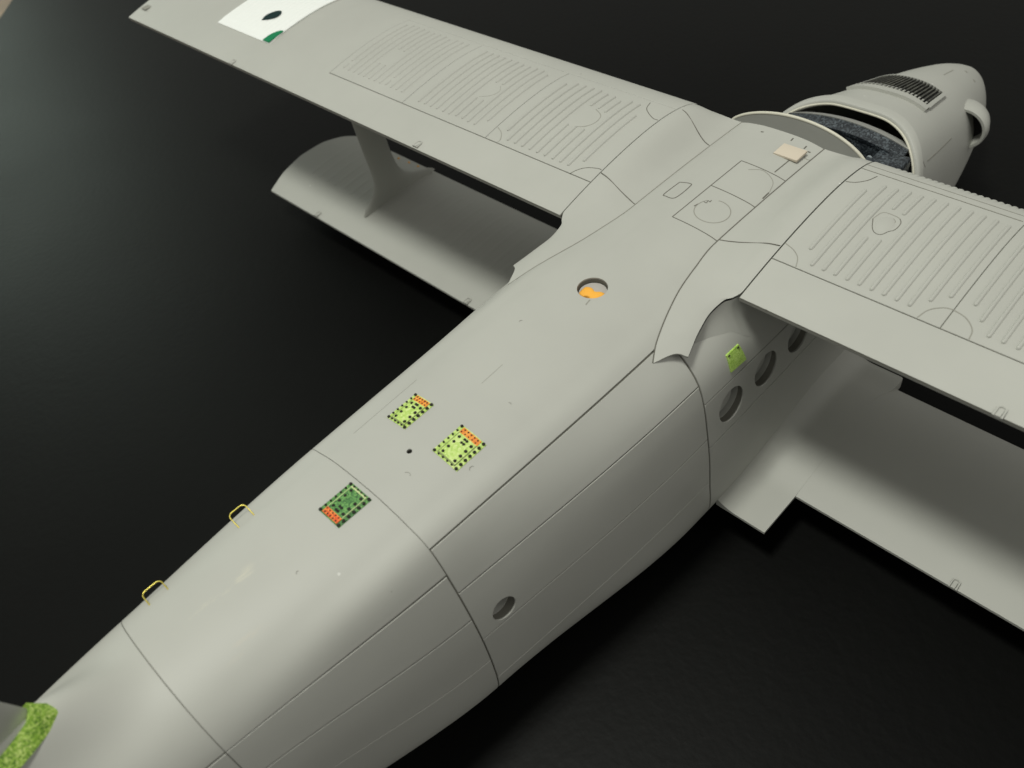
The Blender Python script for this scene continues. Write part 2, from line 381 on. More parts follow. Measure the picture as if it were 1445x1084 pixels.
def curve_pts(pts, n=8):
    """Catmull-Rom resample of a 2-D polyline"""
    p = [np.array(q, float) for q in pts]; p = [2*p[0]-p[1]]+p+[2*p[-1]-p[-2]]; out = []
    for i in range(1, len(p)-2):
        for t in np.linspace(0, 1, n, endpoint=False):
            out.append(tuple(.5*(2*p[i]+(-p[i-1]+p[i+1])*t+(2*p[i-1]-5*p[i]+4*p[i+1]-p[i+2])*t**2+(-p[i-1]+3*p[i]-3*p[i+1]+p[i+2])*t**3)))
    out.append(tuple(p[-2])); return out

# ------------------------------------------------------------------ setting: black sheet on a wooden table
GZ = -12.15
def sheet():
    # black paper, big enough to run out of the frame except at its far left corner
    e0 = np.array((7.33, 99.69)); e1 = np.array((1.95, 93.18)); d = (e0-e1)/np.linalg.norm(e0-e1)
    a = e1-d*300; b = e0+d*300
    V = [(a[0], a[1], GZ), (b[0], b[1], GZ), (420, -160, GZ), (-80, -420, GZ)]
    V2 = [(x, y, z-.06) for x, y, z in V]
    o = mk('black_paper_sheet', V+V2, [(0, 1, 2, 3), (7, 6, 5, 4), (0, 4, 5, 1), (1, 5, 6, 2), (2, 6, 7, 3), (3, 7, 4, 0)], SHEET)
    o['kind'] = 'structure'
    V, F = boxm((60, 0, GZ-.06-1.5-.01), (900, 900, 3))
    o = mk('table_top', V, F, WOOD); o['kind'] = 'structure'
sheet()

# ------------------------------------------------------------------ the aircraft
PLANE = top('model_biplane', 'unpainted grey plastic model biplane with ribbed wings lying on black paper', 'model aircraft')

# ---- fuselage core with pockets
S_A, S_B, S_C = 3.62, 4.55, 5.45          # longitudinal seams aft of the joint frame
S_1, S_2, S_3 = 4.02, 5.0, 6.0            # forward of it
F_1, F_2 = 4.38, 5.22
XJ, XT, XF = -14.86, -22.95, -3.05
def rng_s(a, b, n): return np.linspace(a, b, n)
xs = np.concatenate([np.linspace(-32, -20, 40), np.linspace(-19.5, 10, 60)])
ss = np.linspace(-9, 9, 145)[:-1]
G = fus(xs[:, None], ss[None, :]); N = normals(np.concatenate([G, G[:, :1]], 1))[:, :-1]
cy = np.array([0, 0, -5.0]); out = np.sign(np.einsum('ijk,ijk->ij', N, G-np.stack([G[..., 0], 0*G[..., 1], 0*G[..., 2]-5], -1)))
Gc = G-N*out[..., None]*.06
n, k, _ = Gc.shape
F = gridf(n, k, True)+[tuple(range(k)), tuple(reversed(range((n-1)*k, n*k)))]
fuselage = mk('fuselage', Gc.reshape(-1, 3), F, CORE, PLANE)

PORTHOLES = [(-1.45, -4.25, .80, .62), (.95, -4.25, .80, .62), (3.35, -4.25, .80, .62)]
hole_side = [cyl((x, -5.45, z), (0, 1, 0), r, r, 1.3) for x, z, r, _ in PORTHOLES]
hole_aft = cyl((-13.68, -4.3, -4.35), (0, 1, 0), .50, .50, 1.7)
hole_deck = cyl((-3.18, -.08, .5), (0, 0, 1), .60, .60, .72)
hole_pin = cyl((-12.96, -.37, .5), (0, 0, 1), .10, .10, 1.0, 24)
cut(fuselage, hole_side+[hole_aft, hole_deck, hole_pin])

def fpanel(name, x0, x1, s0, s1, gap, nx=None, m=PRIMER, holes=None, ns=None):
    nx = nx or max(4, int((x1-x0)*2.2)); ns = ns or max(5, int((s1-s0)*7))
    o = panel(name, fus, np.linspace(x0, x1, nx), np.linspace(s0, s1, ns), m, fuselage, gap)
    if holes: cut(o, holes)
    return o
g = .028
# tail cone, mid section, forward section, each as deck + side strakes (s<0 = starboard)
fpanel('deck_panel', -32, XT, -S_A, S_A, (0, .008, g, g), nx=46, ns=70)
fpanel('deck_panel', XT, XJ, -S_A, S_A, (.008, .007, g, g), ns=50)
fpanel('deck_panel', XJ, 9.98, -3.0, 3.0, (.007, 0, .036, .036), nx=60, holes=[hole_deck, hole_pin])
for sg in (-1, 1):
    def sp(x0, x1, a, b, gap, **kw):
        if sg < 0: return fpanel('side_panel', x0, x1, -b, -a, (gap[0], gap[1], gap[3], gap[2]), **kw)
        return fpanel('side_panel', x0, x1, a, b, gap, **kw)
    st = sg < 0
    sp(-32, XT, S_A, S_B, (0, .012, g, .012)); sp(-32, XT, S_B, S_C, (0, .012, .012, .012)); sp(-32, XT, S_C, 9, (0, .012, .012, 0))
    sp(XT, XJ, S_A, S_B, (.012, g, g, .026)); sp(XT, XJ, S_B, S_C, (.012, g, .026, .020)); sp(XT, XJ, S_C, 9, (.012, g, .020, 0))
    sp(XJ, XF, 3.0, S_1, (g, .04, .04, .028)); sp(XJ, XF, S_1, S_2, (g, .04, .028, .030), holes=[hole_aft] if st else None)
    sp(XJ, XF, S_2, S_3, (g, .04, .030, .020)); sp(XJ, XF, S_3, 9, (g, .04, .020, 0))
    sp(XF, 9.98, 3.0, F_1, (.04, 0, 0, .022)); sp(XF, 9.98, F_1, F_2, (.04, 0, .022, .02), holes=hole_side if st else None, ns=14)
    sp(XF, 9.98, F_2, 9, (.04, 0, .02, 0))

# things in the deck hole and portholes
for (x, z, r, _) in PORTHOLES:
    mk('porthole_pane', *cyl((x-.13, -4.90, z+.07), (.10, 1, -.06), r-.06, r-.06, .05), PRIMER, fuselage)
    T = np.linspace(0, 2*math.pi, 40, endpoint=False)
    mk('porthole_wall', [(x+(r-.02*q)*math.cos(t), yy, z+(r-.02*q)*math.sin(t)) for q, yy in ((0, -4.85), (0, -5.17), (1, -5.17), (1, -4.85)) for t in T], gridf(4, 40, True), PRIMER, fuselage)
T = np.linspace(0, 2*math.pi, 40, endpoint=False)
mk('porthole_wall', [(-13.68+(.5-.02*q)*math.cos(t), yy, -4.35+(.5-.02*q)*math.sin(t)) for q, yy in ((0, -3.8), (0, -4.22), (1, -4.22), (1, -3.8)) for t in T], gridf(4, 40, True), PRIMER, fuselage)
disc = mk('hole_floor_plate', *cyl((-3.18, -.08, .27), (0, 0, 1), .56, .56, .04), HOLEG, fuselage)
blob_xy = curve_pts([(-3.53, 0.3), (-3.17, 0.3), (-3.07, 0.06), (-3.16, -0.19), (-3.03, -0.43), (-3.08, -0.64), (-3.34, -0.66), (-3.55, -0.55), (-3.6, -0.37), (-3.54, -0.12), (-3.65, 0.03), (-3.61, 0.22), (-3.53, 0.3)], 5)[:-1]
k = len(blob_xy); cxy = np.mean(blob_xy, axis=0)
V = [(x, y, .28) for x, y in blob_xy]+[(x, y, .37) for x, y in blob_xy]+[(cxy[0]+(x-cxy[0])*.86, cxy[1]+(y-cxy[1])*.86, .41) for x, y in blob_xy]+[(cxy[0]+(x-cxy[0])*.4, cxy[1]+(y-cxy[1])*.4, .42) for x, y in blob_xy]
mk('orange_putty_plug', V, gridf(4, k, True)+[tuple(reversed(range(k))), tuple(range(3*k, 4*k))], ORANGE, fuselage, 60)

fz = lambda x, y: fus_z(x, y)
# engraved hatches on the wing centre section deck, groove shade drawn as dark strips
for pts in ([(7.0, .12), (6.95, -2.12)], [(4.78, .11), (4.7, -2.15)], [(2.12, .14), (2.05, -2.15)], [(2.12, .14), (7.0, .12)]):
    surf_line('hatch_line', fz, pts, LINE, fuselage, .042)
cc = (3.36, -.95); R = .74
surf_line('hatch_line', fz, [(cc[0]+R*math.cos(a), cc[1]+R*math.sin(a)) for a in np.linspace(.9, 2*math.pi+.25, 42)], FAINT, fuselage, .04)
surf_line('hatch_line', fz, curve_pts([(3.93, -.5), (3.8, -.52), (3.83, -.40), (3.66, -.44), (3.68, -.3)], 4), LINE, fuselage, .035)
surf_line('hatch_line', fz, [(3.42, -.2), (3.2, -.16)], LINE, fuselage, .05)
surf_line('hatch_line', fz, curve_pts([(6.6, -.5), (6.9, -1.05), (6.55, -1.75), (5.9, -2.02)], 6), FAINT, fuselage, .03)
surf_line('hatch_line', fz, [(7.11, -1.47), (8.3, -1.48)], LINE, fuselage, .05)
surf_line('hatch_line', fz, [(5.85, -2.02), (5.35, -2.04)], LINE, fuselage, .06)
surf_line('hatch_line', fz, curve_pts([(4.33, 1.42), (4.44, .98), (4.28, .83), (3.26, .86), (3.18, 1.3), (3.3, 1.45), (4.33, 1.42)], 5), LINE, fuselage, .045)
surf_line('hatch_line', fz, [(9.5, -.75), (9.75, -.72)], LINE, fuselage, .06)
surf_line('hatch_line', fz, [(9.35, -1.5), (9.6, -1.48)], LINE, fuselage, .06)
for (x, y) in ((9.45, .75), (9.3, -1.72)): surf_line('hatch_line', fz, [(x, y), (x+.03, y-.12)], LINE, fuselage, .08)
surf_line('hatch_line', fz, [(9.1+.28*math.cos(a), -1.95+.22*math.sin(a)) for a in np.linspace(1.2, 5.6, 18)], FAINT, fuselage, .03)
surf_line('faint_scribe_line', fz, [(-8.2, -.12), (-9.3, -.16)], FAINT, fuselage, .012)
surf_line('faint_scribe_line', fz, [(-3.75, -.45), (-4.05, -.5)], FAINT, fuselage, .05)
# port faint seam near the deck edge
surf_line('faint_scribe_line', fz, [(-10.5, 2.14), (-13.6, 2.02)], FAINT, fuselage, .008)

# beige chip on the deck
cz = fus_z(8.6, -1.25)
V, F = boxm((8.62, -1.27, cz+.07), (.85, 1.15, .12)); chip = bevel(mk('beige_card_chip', V, F, BEIGE, fuselage), .02)
chip['label'] = 'beige square chip stuck on the deck behind the cockpit'

# ---- wings
def wing_pt(side, c=10.0, z0=0.0, x0=0.0, th=.12, plan=None):
    def P(q, y):
        q, y = np.broadcast_arrays(np.asarray(q, float), np.asarray(y, float))
        x, z = foil(q, c, th); yy = y
        if plan is not None: yy = plan(x, y)
        return np.stack([x+x0, side*yy, z+z0], -1)
    return P
def wing_core(name, P, c, y0, y1, ny, m, inset=.05):
    q = np.concatenate([np.linspace(0, c*.9, 24), c-(c*.1)*(1-np.linspace(0, 1, 12)[1:])**2, c+(c*.1)*np.linspace(0, 1, 10)[1:]**2, np.linspace(1.12*c, 2*c, 18)])
    Y = np.linspace(y0, y1, ny); G = P(q[:, None], Y[None, :])
    N = normals(G)
    ctr = G.mean(axis=0, keepdims=True); sgn = np.sign(np.einsum('ijk,ijk->ij', N, G-ctr)[6, 0])
    G = G-N*sgn*inset
    G[0, :, 2] += 0; n, k, _ = G.shape
    F = gridf(n, k)+[tuple((n-1)*k-0+j if False else 0 for j in range(0))][:0]
    F += [((n-1)*k+j, (n-1)*k+j+1, j+1, j) for j in range(k-1)]
    F += [tuple(i*k for i in range(n)), tuple(i*k+k-1 for i in reversed(range(n)))]
    return mk(name, G.reshape(-1, 3), F, m, PLANE)
def qs(a, b, n, c=10.0):
    """chord samples clustered near the leading edge"""
    if b <= c*.86: return np.linspace(a, b, n)
    t = np.linspace(0, 1, n)
    if a >= c: return a+(b-a)*t
    k1 = int(n*.65); u = np.linspace(0, 1, k1); A = c-(c-a)*(1-u)**2
    if b <= c: return c-(c-a)*(1-t*(1-math.sqrt((c-b)/(c-a)) if b < c else t))**2
    return np.concatenate([A, c+(b-c)*np.linspace(0, 1, n-k1+1)[1:]**2])

Y0, YT = 4.55, 45.0
HX, LX = 2.1, 8.3
def upper_wing(side):
    P = wing_pt(side); LX = 8.3 if side > 0 else 8.52
    core = wing_core('upper_wing', P, 10.0, Y0, YT, 40, CORE)
    core['label'] = 'port upper wing with long ribbed panels' if side > 0 else 'starboard upper wing with ribbed panels and serrated leading edge'
    g = .024
    bays = [Y0, 11.3, 17.6, 24.0] if side > 0 else [Y0, 11.1, 17.5, 24.0]
    def ys(a, b): return np.linspace(a, b, max(3, int((b-a)*1.2)))
    panel('flap_panel', P, np.linspace(0, HX, 9), ys(Y0, 24.0), PRIMER, core, (0, g*.8, g, 0))
    panel('outer_flap_panel', P, np.linspace(0, HX, 9), ys(24.0, YT), PRIMER, core, (0, 0, 0, 0))
    panel('outer_wing_panel', P, np.concatenate([np.linspace(HX, 8.2, 20), qs(8.3, 10.0, 12)]), ys(24.0, YT), PRIMER, core, (0, 0, .012, 0))
    panel('lower_skin', P, np.concatenate([10+np.linspace(0, 1, 10)**2, np.linspace(11.2, 19.95, 16)]), ys(Y0, YT), PRIMER, core, (0, 0, 0, 0))
    for j in range(3):
        panel('rib_bay_panel', P, np.linspace(HX, LX, 22), ys(bays[j], bays[j+1]), PRIMER, core, (g*.8, .014 if side > 0 else .02, g if j == 0 else .013, .013))
    # leading edge
    if side > 0:
        panel('leading_edge', P, qs(LX, 10.0, 18), ys(Y0, 24.0), PRIMER, core, (.014, 0, g, 0))
    else:
        panel('leading_edge_strip', P, np.linspace(LX, 9.0, 5), ys(Y0, 24.0), PRIMER, core, (.02, .02, g, 0))
        def Ps(q, y):
            B = P(q, y); yy = np.abs(B[..., 1]); x = B[..., 0]
            amp = .05*smooth((x-9.25)/.6)*smooth((yy-5.3)/.4)
            wv = np.abs(np.sin(math.pi*yy/.26))**.8
            t = np.clip((10-x), 0, 1.2)
            d = amp*(wv-.6)
            B[..., 0] += d; B[..., 2] += d*.8
            return B
        panel('serrated_leading_edge', Ps, qs(9.0, 10.0, 14), np.arange(Y0, 24.001, .026), PRIMER, core, (.02, 0, g, 0))
    return core, P
wing_p, P_p = upper_wing(1); wing_s, P_s = upper_wing(-1)

def bead(wing, side, y, x0, x1, wd=.085, h=.04, c=10., z0=0., dx=0., m=PRIMER, th=.12, nx=16):
    """one raised rib lying along the chord, rounded ends"""
    X = np.concatenate([[x0], x0+wd*np.array([.12, .35, .7]), np.linspace(x0+wd, x1-wd, nx), x1-wd*np.array([.7, .35, .12]), [x1]])
    e = np.minimum(X-x0, x1-X)/wd; e = np.clip(e, 0, 1); wfac = np.sqrt(np.clip(1-(1-e)**2, 0.0, 1)); wfac = np.maximum(wfac, .02)
    A = np.linspace(-1, 1, 7); V = []
    for x, f in zip(X, wfac):
        zz = float(zup(x, c, th)); dz = float((zup(x+.02, c, th)-zup(x-.02, c, th))/.04)
        n = np.array((-dz, 0, 1.0)); n /= np.linalg.norm(n)
        for a in A:
            p = np.array((x+dx, side*(y+a*wd*f), zz+z0))
            V.append(p+n*(h*f*math.sqrt(max(0, 1-a*a))*1.0 if abs(a) < 1 else -.015))
    return mk('rib', V, gridf(len(X), 7), m, wing, 80)

# port ribs
def bays_ribs(wing, side, y0, y1, pitch, xa, xb, skip=lambda y, i: None, h=.08):
    i = 0; y = y0
    while y < y1:
        r = skip(y, i)
        if r is None: bead(wing, side, y, xa, xb, h=h)
        else:
            for (a, b) in r: bead(wing, side, y, a, b, h=h)
        y += pitch; i += 1
def sk_in(y, i):
    if y < 6.0: return [(2.95, 6.75)]
    if y > 10.3: return [(2.95, 7.3)]
    if 7.3 < y < 8.2: return [(2.42, 4.7), (6.3, 7.6)]
    if 6.9 < y < 7.3: return [(2.42, 4.75), (6.2, 7.4)]
    return [(2.42, 7.75-.05*abs(y-8))]
bays_ribs(wing_p, 1, 5.72, 10.7, .485, 2.42, 7.75, sk_in)
def sk_mid(y, i):
    if y < 12.3: return [(3.05, 7.5)]
    if y > 16.8: return [(3.0, 7.4)]
    if 13.2 < y < 14.0: return [(2.6, 4.2), (5.6, 7.7)]
    if 14.0 < y < 14.3: return [(2.6, 4.1), (5.7, 7.7)]
    return [(2.55, 7.75)]
bays_ribs(wing_p, 1, 12.05, 17.2, .47, 2.55, 7.75, sk_mid, .07)
def sk_out(y, i):
    if 20.8 < y < 21.9: return [(2.7, 4.0), (5.4, 7.8)]
    if i % 4 == 3: return [(2.75, 3.2), (3.4, 7.7)]
    return [(2.7, 7.85)]
bays_ribs(wing_p, 1, 18.3, 23.6, .47, 2.7, 7.85, sk_out, .06)
# starboard ribs
def sk_s(y, i):
    if y < 5.8: return [(3.1, 7.1)]
    if y > 10.6: return [(3.42, 7.9)]
    if y > 10.1: return [(2.95, 8.0)]
    if 6.85 < y < 7.25: return [(2.43, 4.68), (6.5, 7.95)]
    if 7.3 < y < 7.65: return [(2.43, 4.78), (6.4, 7.95)]
    return [(2.43, 7.75+min(.28, .12*(y-5.8)))]
bays_ribs(wing_s, -1, 5.55, 10.9, .4735, 2.43, 8.0, sk_s, .08)
def sk_s2(y, i):
    if i == 0: return [(3.49, 7.9)]
    if i == 1: return [(2.96, 8.0)]
    return [(2.48, 8.05)]
bays_ribs(wing_s, -1, 11.57, 17.2, .475, 2.48, 8.0, sk_s2, .08)

# engraved arcs on the wings, groove shade carried by the strip colour
def wz(x, y): return float(zup(x))
def wline(wing, pts, m=FAINT, wd=.036): return surf_line('engraved_arc', wz, curve_pts(pts, 6), m, wing, wd)
wline(wing_p, [(2.08, 5.78), (2.42, 5.62), (2.73, 5.3), (2.91, 4.82), (2.92, 4.62)], LINE, .035)
wline(wing_p, [(2.95, 11.22), (2.75, 10.8), (2.4, 10.49), (2.13, 10.45)])
wline(wing_p, [(8.1, 5.95), (7.48, 5.68), (7.0, 4.98), (6.95, 4.62)], LINE, .035)
wline(wing_p, [(4.7, 7.7), (4.85, 7.38), (5.1, 7.15), (5.47, 7.04), (5.93, 7.18), (6.23, 7.74)])
wline(wing_p, [(4.3, 13.9), (4.6, 13.4), (5.1, 13.2), (5.5, 13.5)], FAINT, .02)
wline(wing_s, [(7.2, -4.62), (7.22, -4.7), (7.37, -4.98), (7.78, -5.27), (8.28, -5.39)], LINE, .04)
wline(wing_s, [(2.96, -4.6), (2.82, -5.03), (2.56, -5.37), (2.15, -5.57)])
wline(wing_s, [(2.16, -10.28), (2.61, -10.43), (2.93, -10.78), (3.0, -11.11), (2.87, -11.62), (2.53, -11.98), (2.14, -12.07)], FAINT, .042)
for xx in (8.53, 9.0): surf_line('engraved_line', wz, [(xx, -4.62), (xx, -7.6), (xx, -10.95)], FAINT, wing_s, .03, 4)
shield = [(6.15, -6.75), (5.67, -6.63), (5.2, -6.87), (5.0, -7.1), (5.04, -7.32), (5.3, -7.45), (5.52, -7.6), (5.93, -7.6), (6.15, -7.45), (6.22, -7.1), (6.15, -6.75)]
wline(wing_s, shield[1:9], LINE, .03); wline(wing_s, shield[7:]+[shield[1]], FAINT, .03)
wline(wing_s, [(5.75, -6.85), (5.45, -6.95), (5.38, -7.15), (5.55, -7.33), (5.9, -7.4), (6.05, -7.25)], FAINT, .025)
# raised boss inside the shield
bx = [(5.62+.42*math.cos(a)*(1+.12*math.cos(2*a)), -7.14+.36*math.sin(a)) for a in np.linspace(0, 2*math.pi, 28, endpoint=False)]
V = [(x, y, wz(x, y)-.01) for x, y in bx]+[(5.62+(x-5.62)*.8, -7.14+(y+7.14)*.8, wz(x, y)+.03) for x, y in bx]
mk('raised_boss', V, gridf(2, 28, True)+[tuple(range(28, 56))], PRIMER, wing_s, 70)

# small hinge brackets on the trailing edges
def bracket(wing, x, y, z, r=.13):
    a = np.linspace(-math.pi*.5, math.pi*.5, 9)
    path = [(x-.1, y-r, z)]+[(x+.25+.1*math.cos(t)*1.0, y+r*math.sin(t), z+.04) for t in a]+[(x-.1, y+r, z)]
    V1, F1 = tube(path, .045, 6); V2, F2 = boxm((x+.08, y, z), (.34, .16, .10))
    o = mk('hinge_bracket', *merge([(V1, F1), (V2, F2)]), PRIMER, wing, 50)
for (wg, x, y) in ((wing_p, .03, 31.6), (wing_p, .14, 14.35), (wing_s, .0, -14.11)): bracket(wg, x, y, wz(x, y)+.04)
V, F = boxm((1.35, 44.3, .315), (.8, .6, .03)); mk('tip_slot', V, F, FAINT, wing_p)

# white ribbed sheet on the port wing
def wsheet():
    def P(a, b):
        a, b = np.broadcast_arrays(np.asarray(a, float), np.asarray(b, float))
        z = zup(a)+.05+.03*np.abs(np.sin(math.pi*b/.42))**.7*smooth((a-2.7)/.2)
        return np.stack([a, b, z], -1)
    o = panel('white_ribbed_sheet', P, np.concatenate([np.linspace(2.3, 9.6, 40)]), np.arange(30.4, 36.45, .06), WHITE, wing_p, (0, 0, 0, 0), th=.06)
    o['label'] = 'white ribbed sheet with green and dark print on the outer wing'
    f = lambda x, y: float(zup(x))+.11
    def patch(pts, m, nm):
        V = [(x, y, f(x, y)+.01) for x, y in pts]; k = len(V); V += [(x, y, z-.03) for x, y, z in V]
        mk(nm, V, [tuple(range(k))]+[(i, (i+1) % k, k+(i+1) % k, k+i) for i in range(k)], m, o)
    patch(curve_pts([(2.32, 31.1), (2.9, 31.05), (3.4, 30.75), (3.5, 30.42), (3.0, 30.42), (2.32, 30.42)], 4), GREENP, 'green_print')
    patch(curve_pts([(3.7, 33.1), (4.15, 33.25), (4.7, 33.05), (4.95, 32.6), (4.6, 32.3), (4.1, 32.45), (3.7, 33.1)], 4)[:-1], NAVYP, 'dark_print')
wsheet()

# ---- wing root fairings: ruled skin from the deck joint line out to the root rib, running aft past the trailing edge
IN = [(10.0, 2.12), (6, 2.12), (2, 2.13), (.3, 2.33), (-.95, 2.56), (-2.0, 2.86), (-3.0, 3.2), (-3.64, 3.45), (-4.2, 3.75)]
OUT = [(10.0, 4.522, None), (6, 4.522, None), (2, 4.522, None), (.35, 4.522, None), (-.1, 4.36, -.03), (-.4, 4.14, -.09), (-1.1, 4.06, -.2), (-2.05, 4.22, -.36), (-3.1, 4.52, -.62)]
def fairing(side):
    nu = 70; par = np.linspace(0, len(IN)-1, nu)
    I = np.array(curve_pts(IN, 1)); tt = np.arange(len(IN))
    ix = hermite(tt, np.array([p[0] for p in IN]), par); iy = hermite(tt, np.array([p[1] for p in IN]), par)
    ox = hermite(tt, np.array([p[0] for p in OUT]), par); oy = hermite(tt, np.array([p[1] for p in OUT]), par)
    oz = np.zeros(nu)
    zl = [float(zup(p[0])) if p[2] is None else p[2] for p in OUT]
    for i, p in enumerate(par):
        oz[i] = float(zup(ox[i])) if ox[i] > .35 else float(hermite(tt[3:], np.array(zl[3:]), max(p, 3.0)))
    nv = 22; v = np.linspace(0, 1, nv); G = np.zeros((nu, nv, 3))
    for i in range(nu):
        zi = fus_z(ix[i], iy[i])+(.010 if side < 0 else .003)
        X = ix[i]+(ox[i]-ix[i])*v; Y = iy[i]+(oy[i]-iy[i])*v
        X = X+.26*np.sin(math.pi*v)**1.5*smooth((par[i]-5.6)/2.4)
        a = smooth((ix[i]+1.5)/3.0)
        prof = a*smooth((v-.08)/.8)+(1-a)*v
        Z = zi+(oz[i]-zi)*prof+.10*np.sin(math.pi*v)*smooth((par[i]-5.0)/3.0)
        for j in range(nv):                                   # never sink into the hull
            if Y[j] < 4.9: Z[j] = max(Z[j], fus_z(X[j], Y[j])+.012+.05*v[j])
        G[i] = np.stack([X, side*Y, Z], 1)
    N = normals(G); N *= np.sign(N[..., 2:3])
    V, F = solid_grid(G, G-N*.10)
    o = mk('wing_root_fairing', V, F, PRIMER, PLANE)
    # inner joint line
    ribbon_pts('joint_line', G[:, 0]+[0, 0, .006], .045 if side < 0 else .028, LINE if side < 0 else FAINT, o, N[:, 0], .006 if side < 0 else .003)
    # root rib joint is the panel gap of the wing; cross joints of the fairing
    for (pts) in ([(2.15, 2.14), (2.3, 2.6), (2.45, 3.2), (2.6, 3.8), (2.75, 4.5)],)+(([(7.5, 2.14), (7.75, 2.8), (8.2, 3.8), (8.5, 4.52)],) if side > 0 else ()):
        def fzf(x, y):
            # nearest point of the grid
            d = (G[..., 0]-x)**2+(np.abs(G[..., 1])-abs(y))**2; i = np.unravel_index(np.argsort(d, axis=None)[:4], d.shape)
            wgt = 1/(d[i]+1e-4); return float((G[i][:, 2]*wgt).sum()/wgt.sum())
        P = np.array(curve_pts(pts, 8)); Z = np.array([fzf(*p) for p in P]); Z = np.convolve(np.pad(Z, 2, mode='edge'), np.ones(5)/5, 'valid')
        P3 = np.stack([P[:, 0], side*P[:, 1], Z+.012], 1)
        ribbon_pts('joint_line', P3, .036, LINE, o, np.tile((0, 0, 1.0), (len(P3), 1)), .004)
    # underside fillet down to the hull side
    k0 = int(nu*3/(len(IN)-1))-18
    e = G[k0:, -1]; W = []
    for i, p in enumerate(e):
        f = i/(len(e)-1); x = p[0]
        dpt = 1.5*(1-f)+.15
        s = 3.3+1.0*(1-f); hpt = fus(x-.0, side*s)
        for t in np.linspace(0, 1, 8):
            a = t; q = p*(1-a)+hpt*a
            q = q+np.array((0, -side*.25*math.sin(math.pi*a)*(1-f), -.10*(1-a)+.35*math.sin(math.pi*a)*(1-f)*.4))
            W.append(q)
    mk('fairing_underside', W, gridf(len(e), 8), PRIMER, o, 60)
    return o
fairing(1); fairing(-1)

# ---- lower wings
LZ, LC, LTH = -10.05, 8.0, .11
def lplan(x, y):
    y = np.asarray(y, float); tip = np.interp(x, [0, .5, 1.6, 3.5, 5.4, 6.8, 7.6, 8.0], [33.62, 33.8, 34.2, 34.45, 34.25, 33.75, 33.2, 32.6])
    f = smooth((y-27)/6.5)*((y-27)/6.5).clip(0, 1)
    return y+(tip-33.5)*f
def lower_wing(side):
    P = wing_pt(side, LC, LZ, 0.0, LTH, lplan)
    q = np.concatenate([np.linspace(0, LC*.9, 26), LC-(LC*.1)*(1-np.linspace(0, 1, 14)[1:])**2, LC+(LC*.1)*np.linspace(0, 1, 10)[1:]**2, np.linspace(1.12*LC, 2*LC, 20)])
    Y = np.concatenate([np.linspace(6.6, 27, 20), np.linspace(27.5, 33.5, 18)])
    G = P(q[:, None], Y[None, :]); n, k, _ = G.shape
    F = gridf(n, k)+[((n-1)*k+j, (n-1)*k+j+1, j+1, j) for j in range(k-1)]+[tuple(i*k for i in range(n)), tuple(i*k+k-1 for i in reversed(range(n)))]
    o = mk('lower_wing', G.reshape(-1, 3), F, PRIMER, PLANE, 40)
    o['label'] = 'port lower wing half shaded by the wing above' if side > 0 else 'starboard lower wing with square root tab'
    # root fairing: fillet up to the hull plus the square tab behind the trailing edge
    nu = 40; X = np.concatenate([np.linspace(-2.42, -.3, 10), np.linspace(0, 7.6, 22), np.linspace(7.8, 9.3, 9)]); T = np.linspace(0, 1, 16); Gt = []
    for x in X:
        zc = float(zup(min(max(x, 0), 7.3), LC, LTH))+LZ-.9*max(0, x-8.2)**2
        zt = zc if x > 0.3 else zc+.02
        hull = fus(x, side*5.6)
        row = []
        for t in T:
            yo = 8.02+.4*smooth((x-6)/2)-.9*max(0, x-8.4)**1.5; y = yo+(abs(hull[1])-.05-yo)*t
            rise = max(0, (t-.55)/.45)
            z = zt+.015+1.0*rise**2.2*(.35+.65*smooth((x+2.4)/3))
            row.append((x, side*y, z))
        Gt.append(row)
    Gt = np.array(Gt); B = Gt.copy(); B[..., 2] = np.minimum(Gt[..., 2]-.12, LZ-.1)
    r = mk('lower_root_fairing', *solid_grid(Gt, B), PRIMER, o, 40)
    # faint ribs
    for i in range(26):
        y = 9.5+.9*i
        if side > 0: bead(o, side, y, 2.6, 6.6, .22, .008, LC, LZ, 0., PRIMER, LTH, 8)
    return o, P
low_p, PL_p = lower_wing(1); low_s, PL_s = lower_wing(-1)
lz = lambda x: float(zup(x, LC, LTH))+LZ
for (wg, x, y) in ((low_p, .06, 28.2), (low_p, .05, 13.4), (low_s, .02, -15.0)): bracket(wg, x, y, lz(x)+.05, .14)
for (x, y) in ((7.2, 28.6), (7.45, 26.9), (7.5, 26.0), (7.6, 24.8), (7.35, 27.9)):
    V, F = cyl((x, y, lz(x)+.03), (0, 0, 1), .10, .05, .08, 8); mk('orange_glue_speck', V, F, ORANGE, low_p)

# ---- interplane struts: one flared column each side
def strut(side, y):
    zb, zt_ = lz(4.5)-.25, .15
    prof = [(zb, 1.55, 7.9), (zb+.35, 1.75, 7.55), (zb+.65, 2.15, 6.7), (zb+1.0, 2.6, 5.9), (zb+1.5, 2.95, 5.35), (zb+2.2, 3.05, 5.05), (zb+4, 2.95, 4.85), (zb+6, 2.85, 4.8), (zb+8, 2.75, 4.85), (zt_-.9, 2.5, 5.3), (zt_-.3, 1.9, 6.6)]
    zz = np.linspace(zb, zt_-.3, 44); a = hermite([p[0] for p in prof], np.array([p[1:] for p in prof]), zz)
    V = []; K = 24
    for z, (x0, x1) in zip(zz, a):
        c = (x0+x1)/2; h = (x1-x0)/2; tk = .27 if h < 1.5 else .27-.05*(h-1.5)
        for t in np.linspace(0, 2*math.pi, K, endpoint=False):
            V.append((c+h*math.cos(t), side*y+tk*math.sin(t)*(1 if abs(math.sin(t)) > .0 else 0), z))
    o = mk('interplane_strut', V, gridf(len(zz), K, True)+[tuple(range(K)), tuple(reversed(range((len(zz)-1)*K, len(zz)*K)))], PRIMER, PLANE, 60)
    return o
strut(1, 24.65); strut(-1, 24.65)

